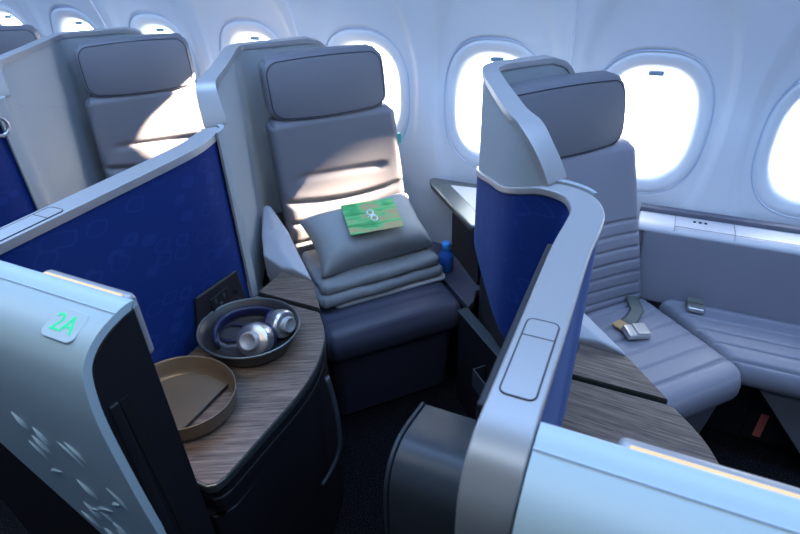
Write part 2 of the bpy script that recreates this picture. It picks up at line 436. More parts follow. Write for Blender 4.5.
WING0 = 34       # station where the head wing starts to rise
def partition(k, label, outlet, hook, monitor):
    t = thing('suite_partition', label, 'partition', (-PITCH * k + (.035 if k > 1 else 0), 0, 0), 0, 'partitions between the suites')
    DENSE = plan(k)
    hw = [p[2] for p in DENSE]; zt = [p[3] for p in DENSE]; n = len(DENSE)
    # upholstered blue core
    core = [(-.076, .365, .031, 1.09)] + DENSE
    z1 = [1.06] + [z - .012 for z in zt]
    h2 = [.026] + [max(.008, h - .005) for h in hw]
    mesh('blue_panel', *ribbon(core, h2, [-h for h in h2], [.02 if i < 28 else .665 + .03 * min(1., (i - 28) / 20.) for i in range(n + 1)], z1), M['blue'], t, bevel=.003)
    # trim: rises from the floor at the aisle end, rolls over, runs along the top edge
    prof = [(.337, .02), (.337, .3), (.337, .6), (.337, .9), (.337, 1.03), (.340, 1.075), (.350, 1.104), (.368, 1.126), (.394, 1.137), (.425, 1.14)]
    V = []; F = []
    st = []
    pr = catmull([(y + (.035 if k and z < 1.1 else 0), z) for y, z in prof], 3)
    for i, (y, z) in enumerate(pr):
        a = pr[max(0, i - 1)]; b = pr[min(len(pr) - 1, i + 1)]
        d = Vector((b[0] - a[0], b[1] - a[1])).normalized(); nn = Vector((-d.y, d.x))
        st.append([(-.107, y, z), (-.045, y, z), (-.045, y - nn.x * .018, z - nn.y * .018), (-.107, y - nn.x * .018, z - nn.y * .018)])
    A = offset_lines(DENSE, hw); B = offset_lines(DENSE, [-h for h in hw])
    for i in range(1, n):
        st.append([(*A[i], zt[i]), (*B[i], zt[i]), (*B[i], zt[i] - .018), (*A[i], zt[i] - .018)])
    for i, s in enumerate(st):
        V += s
        if i:
            for q in range(4): F.append([4 * i - 4 + q, 4 * i - 4 + (q + 1) % 4, 4 * i + (q + 1) % 4, 4 * i + q])
    F.append([0, 1, 2, 3]); F.append([4 * len(st) - 1 - q for q in range(4)])
    mesh('top_trim', V, F, M['trim'], t, bevel=.004, seg=3)
    # head wing with its own thick border
    W = DENSE[WING0:]; m = len(W)
    def top(i):
        s = i / (m - 1)
        rise = min(1., i / 9.); h = W[i][3] + .006 + (1.235 - W[i][3]) * (1 - (1 - rise) ** 2.2)
        if i > m - 6: h = 1.235 - .05 * ((i - (m - 6)) / 5.) ** 2.5
        return h
    tops = [top(i) for i in range(m)]
    base = [w[3] for w in W]
    mesh('head_wing', *ribbon(W, [.004] * m, [-.036] * m, base, [h - .012 for h in tops]), M['fabric'], t, bevel=.003)
    a = offset_lines(W, [.008] * m); b = offset_lines(W, [-.052 + .012 * min(1., i / 12.) for i in range(m)]); V = []; F = []
    st = [[(*a[0], base[0]), (*b[0], base[0]), (*[x + y * .5 for x, y in zip(b[0], (b[3][0] - b[0][0], b[3][1] - b[0][1]))], base[0]), (*[x + y * .5 for x, y in zip(a[0], (a[3][0] - a[0][0], a[3][1] - a[0][1]))], base[0])]]
    for i in range(m):
        j = max(0, i - 1); l = min(m - 1, i + 1)
        d = Vector((math.hypot(W[l][0] - W[j][0], W[l][1] - W[j][1]), tops[l] - tops[j])).normalized()
        # drop the inner edge of the border perpendicular to the top line
        tx = Vector((W[l][0] - W[j][0], W[l][1] - W[j][1])).normalized()
        sx = d.y * .017; dz = -d.x * .017
        st.append([(*a[i], tops[i]), (*b[i], tops[i]), (b[i][0] + tx.x * sx, b[i][1] + tx.y * sx, tops[i] + dz), (a[i][0] + tx.x * sx, a[i][1] + tx.y * sx, tops[i] + dz)])
    i = m - 1; tx = Vector((W[i][0] - W[i - 2][0], W[i][1] - W[i - 2][1])).normalized() * .012
    st.append([(a[i][0] + tx.x, a[i][1] + tx.y, .93), (b[i][0] + tx.x, b[i][1] + tx.y, .93), (b[i][0], b[i][1], .93), (a[i][0], a[i][1], .93)])
    for i, s in enumerate(st):
        V += s
        if i:
            for q in range(4): F.append([4 * i - 4 + q, 4 * i - 4 + (q + 1) % 4, 4 * i + (q + 1) % 4, 4 * i + q])
    F.append([0, 1, 2, 3]); F.append([4 * len(st) - 1 - q for q in range(4)])
    mesh('wing_border', V, F, M['trim'], t, bevel=.003)
    # flush hatch in the top trim
    rr = rounded_rect(-.097, -.055, .452, .60, .009)
    hatch = mesh('top_hatch', *prism(rr, 1.1385, 1.1412), M['trim'], t)
    mesh('hatch_joint', *join(tube([(x, y, 1.1405) for x, y in rr], .0013, 6, closed=True), tube([(-.097, .563, 1.1412), (-.055, .563, 1.1412)], .0008, 6)), M['dark'], hatch)
    # dark recessed plinth below the blue barrel
    dx, dy = (0, 0) if not k else (.05, .05)
    foot = [(-.104, .38), (-.104, 1.0 + dy), (-.15 + dx, 1.13 + dy), (-.262 + dx, 1.295 + dy), (-.395 + dx, 1.462 + dy), (-.43 + dx, 1.55 + dy), (-.40 + dx, 1.58 + dy), (-.32 + dx, 1.44 + dy), (-.2 + dx, 1.25 + dy), (-.10 + dx * .5, 1.07 + dy), (-.048, .98 + dy), (-.048, .38)]
    mesh('plinth', *prism(foot, .01, .70 if not k else .60), M['dark'], t, bevel=.003)
    kp = [p for p in DENSE[:22]]
    q = len(kp); off = [max(.008, p[2] - .005) + .003 for p in kp]
    mesh('kick_panel', *ribbon(kp, off, [o - .002 for o in off], [0.01] * q, [.64] * q), M['dark'], t)
    # grey liner on the seat side below the head wing
    lk = DENSE[26:]
    q = len(lk)
    mesh('seat_liner', *ribbon(lk, [-p[2] - .001 for p in lk], [-.0355 for p in lk], [.45 if k else .70] * q, [p[3] + .004 for p in lk]), M['fabric'], t)
    if monitor:
        mn = mesh('monitor', *box(-.119, -.107, .44, .84, .66, 1.124), M['dark'], t, bevel=.004)
        mesh('screen', *box(-.1205, -.119, .46, .82, .69, 1.10), M['darker'], mn)
    if outlet:
        v = [(-.0445, .80, .662), (-.0445, 1.005, .655), (-.0445, .99, .772), (-.0445, .83, .782)]
        q = [(-.034, y, z) for x, y, z in v]
        pl = mesh('outlet_panel', v + q, [[0, 1, 2, 3], [7, 6, 5, 4]] + [[i, (i + 1) % 4, 4 + (i + 1) % 4, 4 + i] for i in range(4)], M['dark'], t, bevel=.006)
        mesh('power_socket', *box(-.035, -.0305, .868, .935, .69, .75), M['darker'], pl, bevel=.003)
        sl = []
        for y, z, a, b in ((.885, .735, .003, .008), (.918, .735, .003, .008), (.901, .718, .005, .005), (.885, .702, .004, .004), (.918, .702, .004, .004)):
            sl.append(box(-.031, -.0295, y - a, y + a, z - b, z + b))
        mesh('socket_slots', *join(*sl), M['slate'], pl)
        mesh('jack', *lathe([(0, 0), (.009, 0), (.009, .003), (.005, .003), (.005, 0)], 16), M['darker'], pl, loc=(-.034, .965, .715), rot=(0, PI / 2, 0))
    if hook:
        mesh('coat_hook', *tube([(-.034, 1.035 + .028 * math.cos(2 * PI * i / 24), 1.075 + .028 * math.sin(2 * PI * i / 24)) for i in range(24)], .006, 8, closed=True), M['silver'], t, smooth=True)
    return t

partition(0, 'partition with blue panel and pale top trim at the right front, wrapping behind the ribbed seat', False, False, True)
partition(1, 'long blue partition at left above the tray table, with a power outlet and pale top trim', True, False, False)
partition(2, 'blurred blue partition at far left edge with a round coat hook, behind the sunlit seat', False, True, False)
partition(3, 'rearmost partition in the top left corner, only its dark blue and grey side showing', False, False, False)

# ------------------------------------------------------------------ herringbone seats
def back_y(z): return .23 + (z - .45) * .187          # front surface of the leaning back, local -Y faces the aisle

def seat(k, uc, label, ribbed, bottom, base_mat, dx=0., back=.9):
    loc = (-PITCH * k + uc * UX - back * UY, uc * UY + back * UX, 0)
    t = thing('airline_seat', label, 'seat', loc, SEAT_ROT, 'angled window seats')
    lm = M['leather']
    # seat cushion
    if ribbed:
        d = lambda a, b: ribs(b + .02, .066, .012)
    else:
        d = lambda a, b: seam(b, -.12, .005, .006) + seam(b, -.165, .004, .004) + .006 * (1 - (a / .27) ** 2)
    def fit(a, b, c):
        y = b + .012
        drop = max(0., -(b + .17)) * .25
        return (a + (.015 if ribbed else 0), y, .378 + c - drop * (1 if c > 0 else .3))
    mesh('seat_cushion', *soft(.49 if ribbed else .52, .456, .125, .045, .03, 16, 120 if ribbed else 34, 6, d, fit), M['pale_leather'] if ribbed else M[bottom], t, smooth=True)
    # base: front apron leaning inwards to the floor
    zs = [(.012, .155), (.05, .155), (.30, .185), (.325, .18)]
    V = []; F = []
    for z, fy in zs:
        rr = rounded_rect(-.230 - z * .02, .230 + z * .02, -fy, .33, .04, 5); V += [(x, y, z) for x, y in rr]
    n = len(rr)
    for i in range(len(zs) - 1):
        for q in range(n): F.append([i * n + q, i * n + (q + 1) % n, (i + 1) * n + (q + 1) % n, (i + 1) * n + q])
    F.append(list(range(n))[::-1]); F.append([(len(zs) - 1) * n + q for q in range(n)])
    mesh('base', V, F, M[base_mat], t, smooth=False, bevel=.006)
    # back
    zc, hh = (.70, .58) if ribbed else (.71, .60)
    if ribbed:
        d = lambda a, b: (ribs(b + zc - .735, .047, .012) if b + zc < .74 else seam(b + zc, .735, .004, .005)) + .012 * math.exp(-((b + zc - .62) / .12) ** 2)
    else:
        d = lambda a, b: (seam(b + zc, .70 + .03 * (a / .25) ** 2,   .010, .022) + seam(b + zc, .63 + .02 * (a / .25) ** 2, .009, .02) + seam(b + zc, .565, .008, .014)
                          + (seam(b + zc, .80 - .02 * a, .012, .010) if abs(a) < .17 else 0) + .016 * math.exp(-((b + zc - .66) / .09) ** 2))
    def fitb(a, b, c):
        z = zc + b; w = 1 + .04 * (1 - (b / hh + .5))
        side = .018 * (abs(a) / .25) ** 3
        return (a * w + dx * max(0, (z - .45) / .75), back_y(z) + .05 - c - side, z)
    mesh('backrest', *soft(.48, hh, .10, .03, .03, 22, 120 if ribbed else 70, 5, d, fitb), M['pale_leather'] if ribbed else lm, t, smooth=True)
    if k < 2: mesh('side_tag', *box(.230 if k else .178, .252 if k else .203, back_y(.875) + .02, back_y(.875) + .035, .855, .895), M['teal'], t, bevel=.002)
    # headrest
    zc2, hh2, hth = 1.108, .205, .082
    if ribbed: zc2 = 1.083
    def fith(a, b, c):
        z = zc2 + b
        lower = -.012 * (1 - (a / .22) ** 2) if b < 0 else .010 * (1 - (a / .22) ** 2)
        fwd = .010 * math.cos(b / hh2 * PI)
        return (a + dx, back_y(z) + .036 - c - fwd + .03 * (abs(a) / .22) ** 3 * .4, z + lower * min(1, abs(b) / .08))
    mesh('headrest', *soft(.445, hh2, hth, .02, .045, 22, 14, 6, None, fith), lm, t, smooth=True)
    pts = []
    rr = rounded_rect(-.2085, .2085, -.0885, .0885, .042, 6)
    for i, (x, z) in enumerate(rr):
        x2, z2 = rr[(i + 1) % len(rr)]; m = max(1, int(math.hypot(x2 - x, z2 - z) / .02))
        for j in range(m):
            px, py, pz = fith(x + (x2 - x) * j / m, z + (z2 - z) * j / m, hth / 2 - .001); pts.append((px, py - .001, pz))
    mesh('headrest_piping', *tube(pts, .0017, 6, closed=True), M['piping'], t, smooth=True)
    mesh('headrest_gap', *box(dx - .2, dx + .2, back_y(1.0) + .02, back_y(1.0) + .07, .97, 1.06), M['darker'], t)
    return t

s1 = seat(0, 1.135, 'grey leather seat with ribbed back and buckle on its cushion at right', True, 'leather', 'leather', -.085, .935)
s2 = seat(1, 1.18, 'grey seat in the centre with pillow and blanket on its cushion coloured as if shaded', False, 'navy', 'navy', -.015)
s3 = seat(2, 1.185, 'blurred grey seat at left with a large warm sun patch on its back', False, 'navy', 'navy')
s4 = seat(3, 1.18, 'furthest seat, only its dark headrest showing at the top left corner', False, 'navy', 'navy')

# belt lying on the ribbed seat
bl = mesh('belt_strap', *tube([(.185, .21, .458), (.15, .145, .451), (.10, .118, .450), (.06, .105, .450)], 1, 8, flat=(.022, .0022)), M['belt'], s1, smooth=True)
mesh('belt_tab', *box(-.021, .021, -.026, .026, .449, .4565), M['tan'], bl, bevel=.003, loc=(.046, .100, 0), rot=(0, 0, .15))
bk = mesh('belt_buckle', *soft(.082, .056, .022, .008, .008, 6, 6, 4, None, lambda a, b, c: (a, b, c)), M['silver'], s1, smooth=True, loc=(.060, .052, .459), rot=(.1, .10, -.25))
mesh('buckle_flap', *soft(.045, .050, .008, .003, .004, 4, 4, 2, None, lambda a, b, c: (a + .012, b, c + .012)), M['silver'], bk, smooth=True)

# ------------------------------------------------------------------ side consoles with wood tray tables
def console(k, label, woodm, x_shift=0.):
    t = thing('side_console', label, 'console', (-PITCH * k + x_shift, 0, 0), 0, 'wood topped side consoles')
    top = [(-.036, .455), (.285, .455), (.300, .466), (.307, .487), (.312, .60), (.317, .74), (.308, .83), (.285, .905), (.255, .965), (.215, 1.015), (.19, 1.042), (-.036, 1.042)]
    def inset(poly, d):
        cx = sum(p[0] for p in poly) / len(poly); cy = sum(p[1] for p in poly) / len(poly)
        return [(cx + (x - cx) * (1 - d / .17), cy + (y - cy) * (1 - d / .3)) for x, y in poly]
    sm = top[:4] + catmull(top[3:10], 4)[1:] + top[10:]
    mesh('table_edge', *prism(sm, .628, .6515), M['edge'], t, bevel=.004)
    mesh('tabletop', *prism(inset(sm, .005), .640, .6535), M[woodm], t, bevel=.0015)
    mesh('cabinet', *prism(inset(sm, .012), .01, .628), M['dark'], t, bevel=.008)
    mesh('cabinet_rail', *prism(inset(sm, .006), .575, .602), M['dark'], t, bevel=.004)
    mesh('cabinet_door', *prism([(.02, .452), (.28, .452), (.306, .49), (.311, .72), (.305, .80), (.29, .80), (.29, .47), (.02, .47)], .06, .55), M['dark'], t, bevel=.005)
    # slanted lid towards the seat, across a dark gap
    lid = [(-.036, 1.056), (.185, 1.056), (.088, 1.170), (-.034, 1.178)]
    mesh('lid_edge', *prism(lid, .628, .6515), M['edge'], t, bevel=.003)
    mesh('console_lid', *prism(inset(lid, .004), .64, .6535), M[woodm], t, bevel=.001)
    mesh('lid_box', *prism(inset(lid, .010), .01, .628), M['dark'], t, bevel=.004)
    # soft armrest running back along the seat
    V = []; F = []
    A = [(-.034, 1.181), (-.115, 1.20), (-.195, 1.30), (-.298, 1.452)]; B = [(.085, 1.172), (-.018, 1.262), (-.125, 1.36), (-.278, 1.478)]
    for (ax, ay), (bx, by), z in zip(A, B, (.672, .69, .705, .715)):
        mx, my = (ax + bx) / 2, (ay + by) / 2
        V += [(ax, ay, .3), (ax, ay, z - .006), (mx, my, z + .004), (bx, by, z - .012), (bx, by, .3)]
    for i in range(3):
        for q in range(5): F.append([5 * i + q, 5 * i + (q + 1) % 5, 5 * i + 5 + (q + 1) % 5, 5 * i + 5 + q])
    F.append([0, 1, 2, 3, 4]); F.append([19, 18, 17, 16, 15])
    mesh('armrest', V, F, M['armrest'], t, bevel=.008)
    # thin bright frame on the cabinet corner
    fr = [(.326, .85, .615), (.338, .85, .54), (.350, .84, .45), (.353, .825, .38), (.345, .79, .335), (.335, .75, .31)]
    mesh('corner_frame', *tube(catmull(fr, 4), 1, 8, flat=(.009, .006)), M['slate'], t, smooth=True)
    return t
console(1, 'side console whose wood tabletop holds two round trays, beside the blue partition', 'wood_u')
console(0, 'side console with bare wood tabletop at lower right, between ribbed seat and pale shell', 'wood_x', -.02)

# ------------------------------------------------------------------ aisle shells
def shell(k, label, x0, x1, lx0, lx1, embossed, xcut):
    t = thing('aisle_shell', label, 'shell', (-PITCH * k, 0, 0), 0, 'pale suite shells along the aisle')
    prof = [(.432, 1.128), (.430, 1.137), (.420, 1.14), (.40, 1.1385), (.365, 1.129), (.338, 1.112), (.320, 1.087), (.312, 1.045), (.309, .986), (.312, .88), (.318, .76), (.325, .66), (.34, .45), (.36, .2)]
    pr = catmull(prof, 4)
    nx = 10; V = []; F = []
    inn = []
    for i, (y, z) in enumerate(pr):
        a = pr[max(0, i - 1)]; b = pr[min(len(pr) - 1, i + 1)]
        d = Vector((b[0] - a[0], b[1] - a[1])).normalized(); inn.append((y + d.y * -.014 if False else y - d.y * .014, z + d.x * .014))
    def xl(z): return x0 + xcut * max(0., .80 - z)
    m = len(pr)
    for i, (y, z) in enumerate(pr):
        for q in range(nx + 1):
            x = xl(z) + (x1 - xl(z)) * q / nx; V.append((x, y, z))
    for i, (y, z) in enumerate(inn):
        for q in range(nx + 1):
            x = xl(z) + (x1 - xl(z)) * q / nx; V.append((x, min(.43, y), min(1.126, z)))
    w = nx + 1; o = m * w
    for i in range(m - 1):
        for q in range(nx):
            F.append([i * w + q, i * w + q + 1, (i + 1) * w + q + 1, (i + 1) * w + q]); F.append([o + i * w + q, o + (i + 1) * w + q, o + (i + 1) * w + q + 1, o + i * w + q + 1])
        F.append([i * w, (i + 1) * w, o + (i + 1) * w, o + i * w]); F.append([i * w + nx, o + i * w + nx, o + (i + 1) * w + nx, (i + 1) * w + nx])
    for q in range(nx):
        F.append([q, o + q, o + q + 1, q + 1]); F.append([(m - 1) * w + q, (m - 1) * w + q + 1, o + (m - 1) * w + q + 1, o + (m - 1) * w + q])
    parts = [(V, F)]
    if embossed:       # raised scale-like dimples on the lower face
        def outer(z):
            for (ya, za), (yb, zb) in zip(pr, pr[1:]):
                if zb <= z <= za and za > zb: return ya + (yb - ya) * (za - z) / (za - zb)
            return .33
        random.seed(5)
        for q in range(46):
            x = random.uniform(xl(.6) + .02, x1 - .04); z = random.uniform(.42, .93)
            if random.random() > (1.02 - z) / .45 or x < xl(z) + .015: continue
            L = random.uniform(.018, .034); a = random.choice((-1.05, -.95, -1.15, .55)); hgt = random.uniform(.003, .0055)
            y = outer(z); v = []; f = []
            N = 10
            for s in range(N + 1):
                u = -1 + 2 * s / N; wd = (1 - u * u) * L * .58
                for c, h in ((-1., -.003), (-.2, .6 * hgt * (1 - u * u)), (.55, hgt * (1 - u * u)), (1., -.003)):
                    du, dv = u * L, c * wd
                    zz = z + math.sin(a) * du + math.cos(a) * dv
                    v.append((x + math.cos(a) * du - math.sin(a) * dv, outer(zz) - h, zz))
            for s in range(N):
                for c in range(3): f.append([4 * s + c, 4 * s + c + 1, 4 * s + 5 + c, 4 * s + 4 + c])
            parts.append((v, f))
    mesh('shell_panel', *join(*parts), M['shell'], t, smooth=True).modifiers.new('e', 'EDGE_SPLIT').split_angle = .7
    mesh('top_joint', *tube([(x1 - .001 - (x1 - x0) * q / 8, .394, 1.1382) for q in range(9)] if k else [(x0 + (x1 - x0) * q / 8, .391, 1.1378) for q in range(9)], .0012, 6), M['rim'], t)
    # dark inner carcass with the door slot
    jy = [(.428, 1.122), (.40, 1.12), (.366, 1.108), (.343, 1.09), (.331, 1.06), (.326, 1.03), (.325, .95), (.329, .8), (.338, .62), (.352, .4), (.37, .02), (.428, .02)]
    V = [(x0 - .3 if k else x0, y, z) for y, z in jy] + [(x1 - .004, y, z) for y, z in jy]; n = len(jy)
    F = [list(range(n)), list(range(n, 2 * n))[::-1]] + [[i, (i + 1) % n, n + (i + 1) % n, n + i] for i in range(n)]
    cc = mesh('door_pocket', V, F, M['dark'], t, bevel=.002)
    if k:
        v = [(x1 - .0035, .352, 1.0), (x1 - .0035, .368, 1.0), (x1 - .0035, .40, .10), (x1 - .0035, .384, .10)]
        mesh('door_slot', v + [(x + .0015, y, z) for x, y, z in v], [[0, 1, 2, 3], [7, 6, 5, 4]] + [[i, (i + 1) % 4, 4 + (i + 1) % 4, 4 + i] for i in range(4)], M['darker'], cc)
        mesh('sliding_door', *join(box(x1 - .012, x1 + .001, .334, .350, .20, 1.005)), M['dark'], t, bevel=.003)
    # warm reading strip in a housing along the inner edge
    ho = mesh('light_housing', *box(lx0 - .012, lx1 + .012, .434, .462, 1.0, 1.122), M['trim'], t, bevel=.009)
    mesh('light_strip', *box(lx0, lx1, .4385, .4475, 1.118, 1.1245), M['strip'], ho, bevel=.002)
    return t

def text_mesh(body, size, mat, parent, loc, rot, extrude=.0005):
    cu = bpy.data.curves.new('seat_number', 'FONT'); cu.body = body; cu.size = size; cu.align_x = 'CENTER'; cu.align_y = 'CENTER'; cu.extrude = extrude
    to = bpy.data.objects.new('seat_number_curve', cu); C.objects.link(to)
    bpy.context.view_layer.update()
    me = bpy.data.meshes.new_from_object(to.evaluated_get(bpy.context.evaluated_depsgraph_get()))
    bpy.data.objects.remove(to)
    o = bpy.data.objects.new('seat_number', me); C.objects.link(o); me.materials.clear(); me.materials.append(mat)
    o.parent = parent; o.location = loc; o.rotation_euler = rot
    return o

sh2 = shell(1, 'pale blue embossed shell at lower left with lit green seat number and black end', -.08, .31, .085, .262, True, .66)
sh1 = shell(0, 'smooth pale blue shell across the lower right corner with warm light strip on its edge', -.043, .46, .048, .203, False, 0.)
slope = .42
pl = mesh('number_plate', *prism(rounded_rect(-.033, .033, -.024, .024, .012), -.0015, .0012), M['shell'], sh2, bevel=.001, loc=(.246, .358, 1.1252), rot=(slope, 0, 0))
text_mesh('2A', .040, M['green'], pl, (0, 0, .0015), (0, 0, 0))

# ------------------------------------------------------------------ footwell ottoman in front of the centre seat
ot = thing('ottoman', 'dark slate ottoman with rolled front, in the centre foreground beside the right partition', 'ottoman', (-.27, .88, 0))
pf = [(.14, .02), (.14, .44), (.13, .452), (.10, .458), (.03, .476), (-.03, .482), (-.075, .465), (-.105, .43), (-.122, .38), (-.13, .30), (-.133, .2), (-.135, .02)]
pf = pf[:3] + catmull(pf[3:], 4)
def extr(p, x0, x1, s=1., cy=0., cz=.25):
    n = len(p); q = [(cy + (y - cy) * s, cz + (z - cz) * s) for y, z in p]
    return [(x0, y, z) for y, z in q] + [(x1, y, z) for y, z in q], [list(range(n)), list(range(n, 2 * n))[::-1]] + [[i, (i + 1) % n, n + (i + 1) % n, n + i] for i in range(n)]
mesh('ottoman_body', *extr(pf, -.148, .16, .985), M['slate'], ot, bevel=.004)
mesh('side_rim', *extr(pf, -.162, -.149), M['slate'], ot, bevel=.005)

# ------------------------------------------------------------------ footwell side box, deck and window shelf of the centre suite
fw = thing('footwell_side', 'low dark side wall between the centre seat and the right partition', 'side wall', (-.95 + 1.40 * UX, 1.40 * UY, 0), SEAT_ROT)
mesh('side_wall', *box(0, .032, .37, .665, .01, .425), M['dark'], fw, bevel=.004)
mesh('top_cap', *box(-.004, .036, .37, .668, .425, .433), M['slate'], fw, bevel=.003)
mesh('pocket', *join(box(-.05, -.001, .37, .47, .26, .27), box(-.05, -.044, .37, .47, .26, .34), box(-.05, -.001, .464, .47, .26, .34), box(-.05, -.001, .37, .376, .26, .34)), M['slate'], fw, bevel=.002)
dk = thing('storage_deck', 'low navy deck under the window shelf where a blue bottle stands', 'deck', (-.95, 0, 0), SEAT_ROT)
dp = [(1.452, .69), (1.485, .71), (1.525, .765), (1.75, .765), (1.80, .89), (1.62, 1.09), (1.50, 1.21), (1.452, 1.21)]
mesh('deck_top', *prism(dp, .385, .415), M['navy'], dk, bevel=.004)
mesh('deck_base', *prism([(1.46, .70), (1.48, .715), (1.525, .775), (1.74, .775), (1.79, .885), (1.61, 1.08), (1.5, 1.2), (1.46, 1.2)], .01, .385), M['dark'], dk)
ws = thing('window_shelf', 'slim pewter shelf with dark cubby under the second window, beside the centre seat', 'shelf', (-.95, 0, 0))
sp = [(.175, 1.935), (.20, 1.89), (.455, 1.61), (.485, 1.61), (.70, 1.85), (.70, 1.955), (.19, 1.955)]
mesh('shelf_top', *prism(sp, .675, .70), M['edge'], ws, bevel=.008, seg=3)
mesh('shelf_inlay', *prism([(.28, 1.90), (.46, 1.70), (.58, 1.80), (.60, 1.93)], .6995, .7015), M['ledge'], ws)
mesh('cubby_back', *prism([(.30, 1.87), (.475, 1.67), (.66, 1.87), (.66, 1.95), (.32, 1.95)], .416, .675), M['dark'], ws)
bt = thing('water_bottle', 'small blue water bottle on the deck beside the blankets', 'bottle', (-.625, 1.735, .416))
mesh('bottle_body', *lathe([(.001, 0), (.027, 0), (.030, .005), (.030, .06), (.027, .075), (.014, .09), (.013, .098), (.001, .098)], 24), M['bottle'], bt, smooth=True)
mesh('bottle_cap', *lathe([(.001, .096), (.0165, .096), (.017, .10), (.017, .118), (.015, .122), (.001, .122)], 24), M['cap'], bt, smooth=True)

# ------------------------------------------------------------------ ledge and companion seat of the front suite
lg = thing('window_ledge', 'long pale ledge under the right windows with panel joints', 'ledge', (0, 0, 0))
pf = [(1.965, .50), (1.965, .698), (1.875, .70), (1.853, .697), (1.838, .688), (1.829, .674), (1.855, .66), (1.87, .50)]
V, F = extr(pf, .03, 1.3)
mesh('ledge_body', V, F, M['ledge'], lg, bevel=.008, seg=3)
mesh('rear_rail', *box(.03, 1.3, 1.935, 1.966, .69, .715), M['ledge_dark'], lg, bevel=.003)
jt = [tube([(x, 1.934, .701), (x, 1.87, .7015), (x, 1.85, .6985), (x, 1.836, .688)], .0009, 5) for x in (.145, .325, .60)]
jt.append(tube([(.145, 1.852, .6995), (.6, 1.852, .6995)], .0008, 5))
mesh('panel_joints', *join(*jt), M['ledge_dark'], lg)
mesh('ledge_buttons', *join(*[box(x - .004, x + .004, 1.899, 1.907, .70, .7028) for x in (.205, .222, .239)]), M['dark'], lg)

cs = thing('companion_seat', 'pale ribbed companion bench at right edge under the window ledge', 'bench', (.0, 0, 0))
def fits(a, b, c):
    x = .76 + a; y = 1.68 + b; drop = max(0., -(b + .09)) * .3
    edge = max(0., .0 - (x - .20)) * 0
    return (x, y, .398 + c - drop)
# cushion clipped on a slant where it meets the ribbed seat
cv, cf = soft(1.2, .29, .09, .035,   .03, 30, 110, 5, lambda a, b: ribs(b + .01, .056, .014), fits)
def shear(p):
    x, y, z = p; lim = .160 + max(0, 1.79 - y) * .88
    return (lim + (x - .16) * (1.36 - lim) / 1.2, y, z)
mesh('bench_cushion', [shear(p) for p in cv], cf, M['pale_leather'], cs, smooth=True)
mesh('bench_back', *soft(1.32, .275, .05, .012, .012, 8, 6, 4, None, lambda a, b, c: (.715 + a, 1.846 - c + b * .09, .545 + b)), M['pale_leather'], cs, smooth=True)
bp = [(.46, .345), (1.3, .345), (1.3, .02), (.72, .02)]
n = 4
V = [(x, 1.565, z) for x, z in bp] + [(x, 1.60, z) for x, z in bp]
mesh('bench_apron', V, [list(range(4)), [7, 6, 5, 4]] + [[i, (i + 1) % 4, 4 + (i + 1) % 4, 4 + i] for i in range(4)], M['leather'], cs, bevel=.004)
bb = mesh('bench_belt', *box(.235, .285, 1.765, 1.79, .447, .475), M['belt'], cs, bevel=.003)
mesh('bench_buckle', *soft(.055, .036, .018, .007, .007, 5, 5, 3, None, lambda a, b, c: (.265 + a, 1.752 + b, .458 + c)), M['silver'], bb, smooth=True)

lv = thing('underseat_panel', 'black panel with pink tag on the floor under the companion bench', 'panel', (.55, 1.675, 0))
mesh('panel_board', *box(-.16, .5, 0, .03, .01, .30), M['dark'], lv, bevel=.004)
dr = mesh('vest_door', *box(-.045, .055, -.008, .0, .02, .20), M['dark'], lv, bevel=.004)
mesh('pink_tag', *box(-.012, .012, -.011, -.008, .045, .150), M['red'], dr, bevel=.001)
mesh('side_door', *box(-.15, -.055, -.006, 0, .02, .26), M['dark'], lv, bevel=.004)

# ------------------------------------------------------------------ bedding on the centre seat (local frame of that seat)
SX, SY = s2.location.x, s2.location.y
def sw(x, y, z=0):
    return (SX + x * UX - y * UY, SY + x * UY + y * UX, z)
def bumpy(v, amp, f, seed=0):
    return noise.noise(Vector((v[0] * f + seed, v[1] * f, v[2] * f))) * amp
def cloth_slab(w, d, t, r, amp, f, seed, bulge=0.):
    V, F = soft(w, d, t, r, .02, 34, 26, 6)
    out = []
    for v in V:
        e = 1 + bulge * (v[2] / t) * 0
        out.append((v[0] * e + bumpy(v, amp * .6, f, seed + 9), v[1] + bumpy(v, amp * .7, f, seed + 4), v[2] + bumpy((v[0], v[1] * 2, v[2]), amp, f, seed) * (1 if v[2] > 0 else .2)))
    return out, F
sht = mesh('folded_sheet', *cloth_slab(.44, .30, .016, .007, .002, 9, 1), M['sheet'], None, smooth=True, loc=sw(.04, .085, .452), rot=(0, 0, SEAT_ROT + .02))
tag(sht, 'thin folded white sheet lying under the grey blanket on the centre seat', 'sheet')
bk1 = thing('blanket', 'grey folded blanket under the silver pillow on the centre seat', 'blanket', sw(.005, .085, .46), SEAT_ROT + .05)
mesh('lower_fold', *cloth_slab(.48, .31, .042, .02, .009, 11, 3), M['blanket'], bk1, smooth=True, loc=(0, 0, .022))
mesh('upper_fold', *cloth_slab(.46, .29, .042, .02, .011, 11, 12), M['blanket'], bk1, smooth=True, loc=(.004, .008, .062))

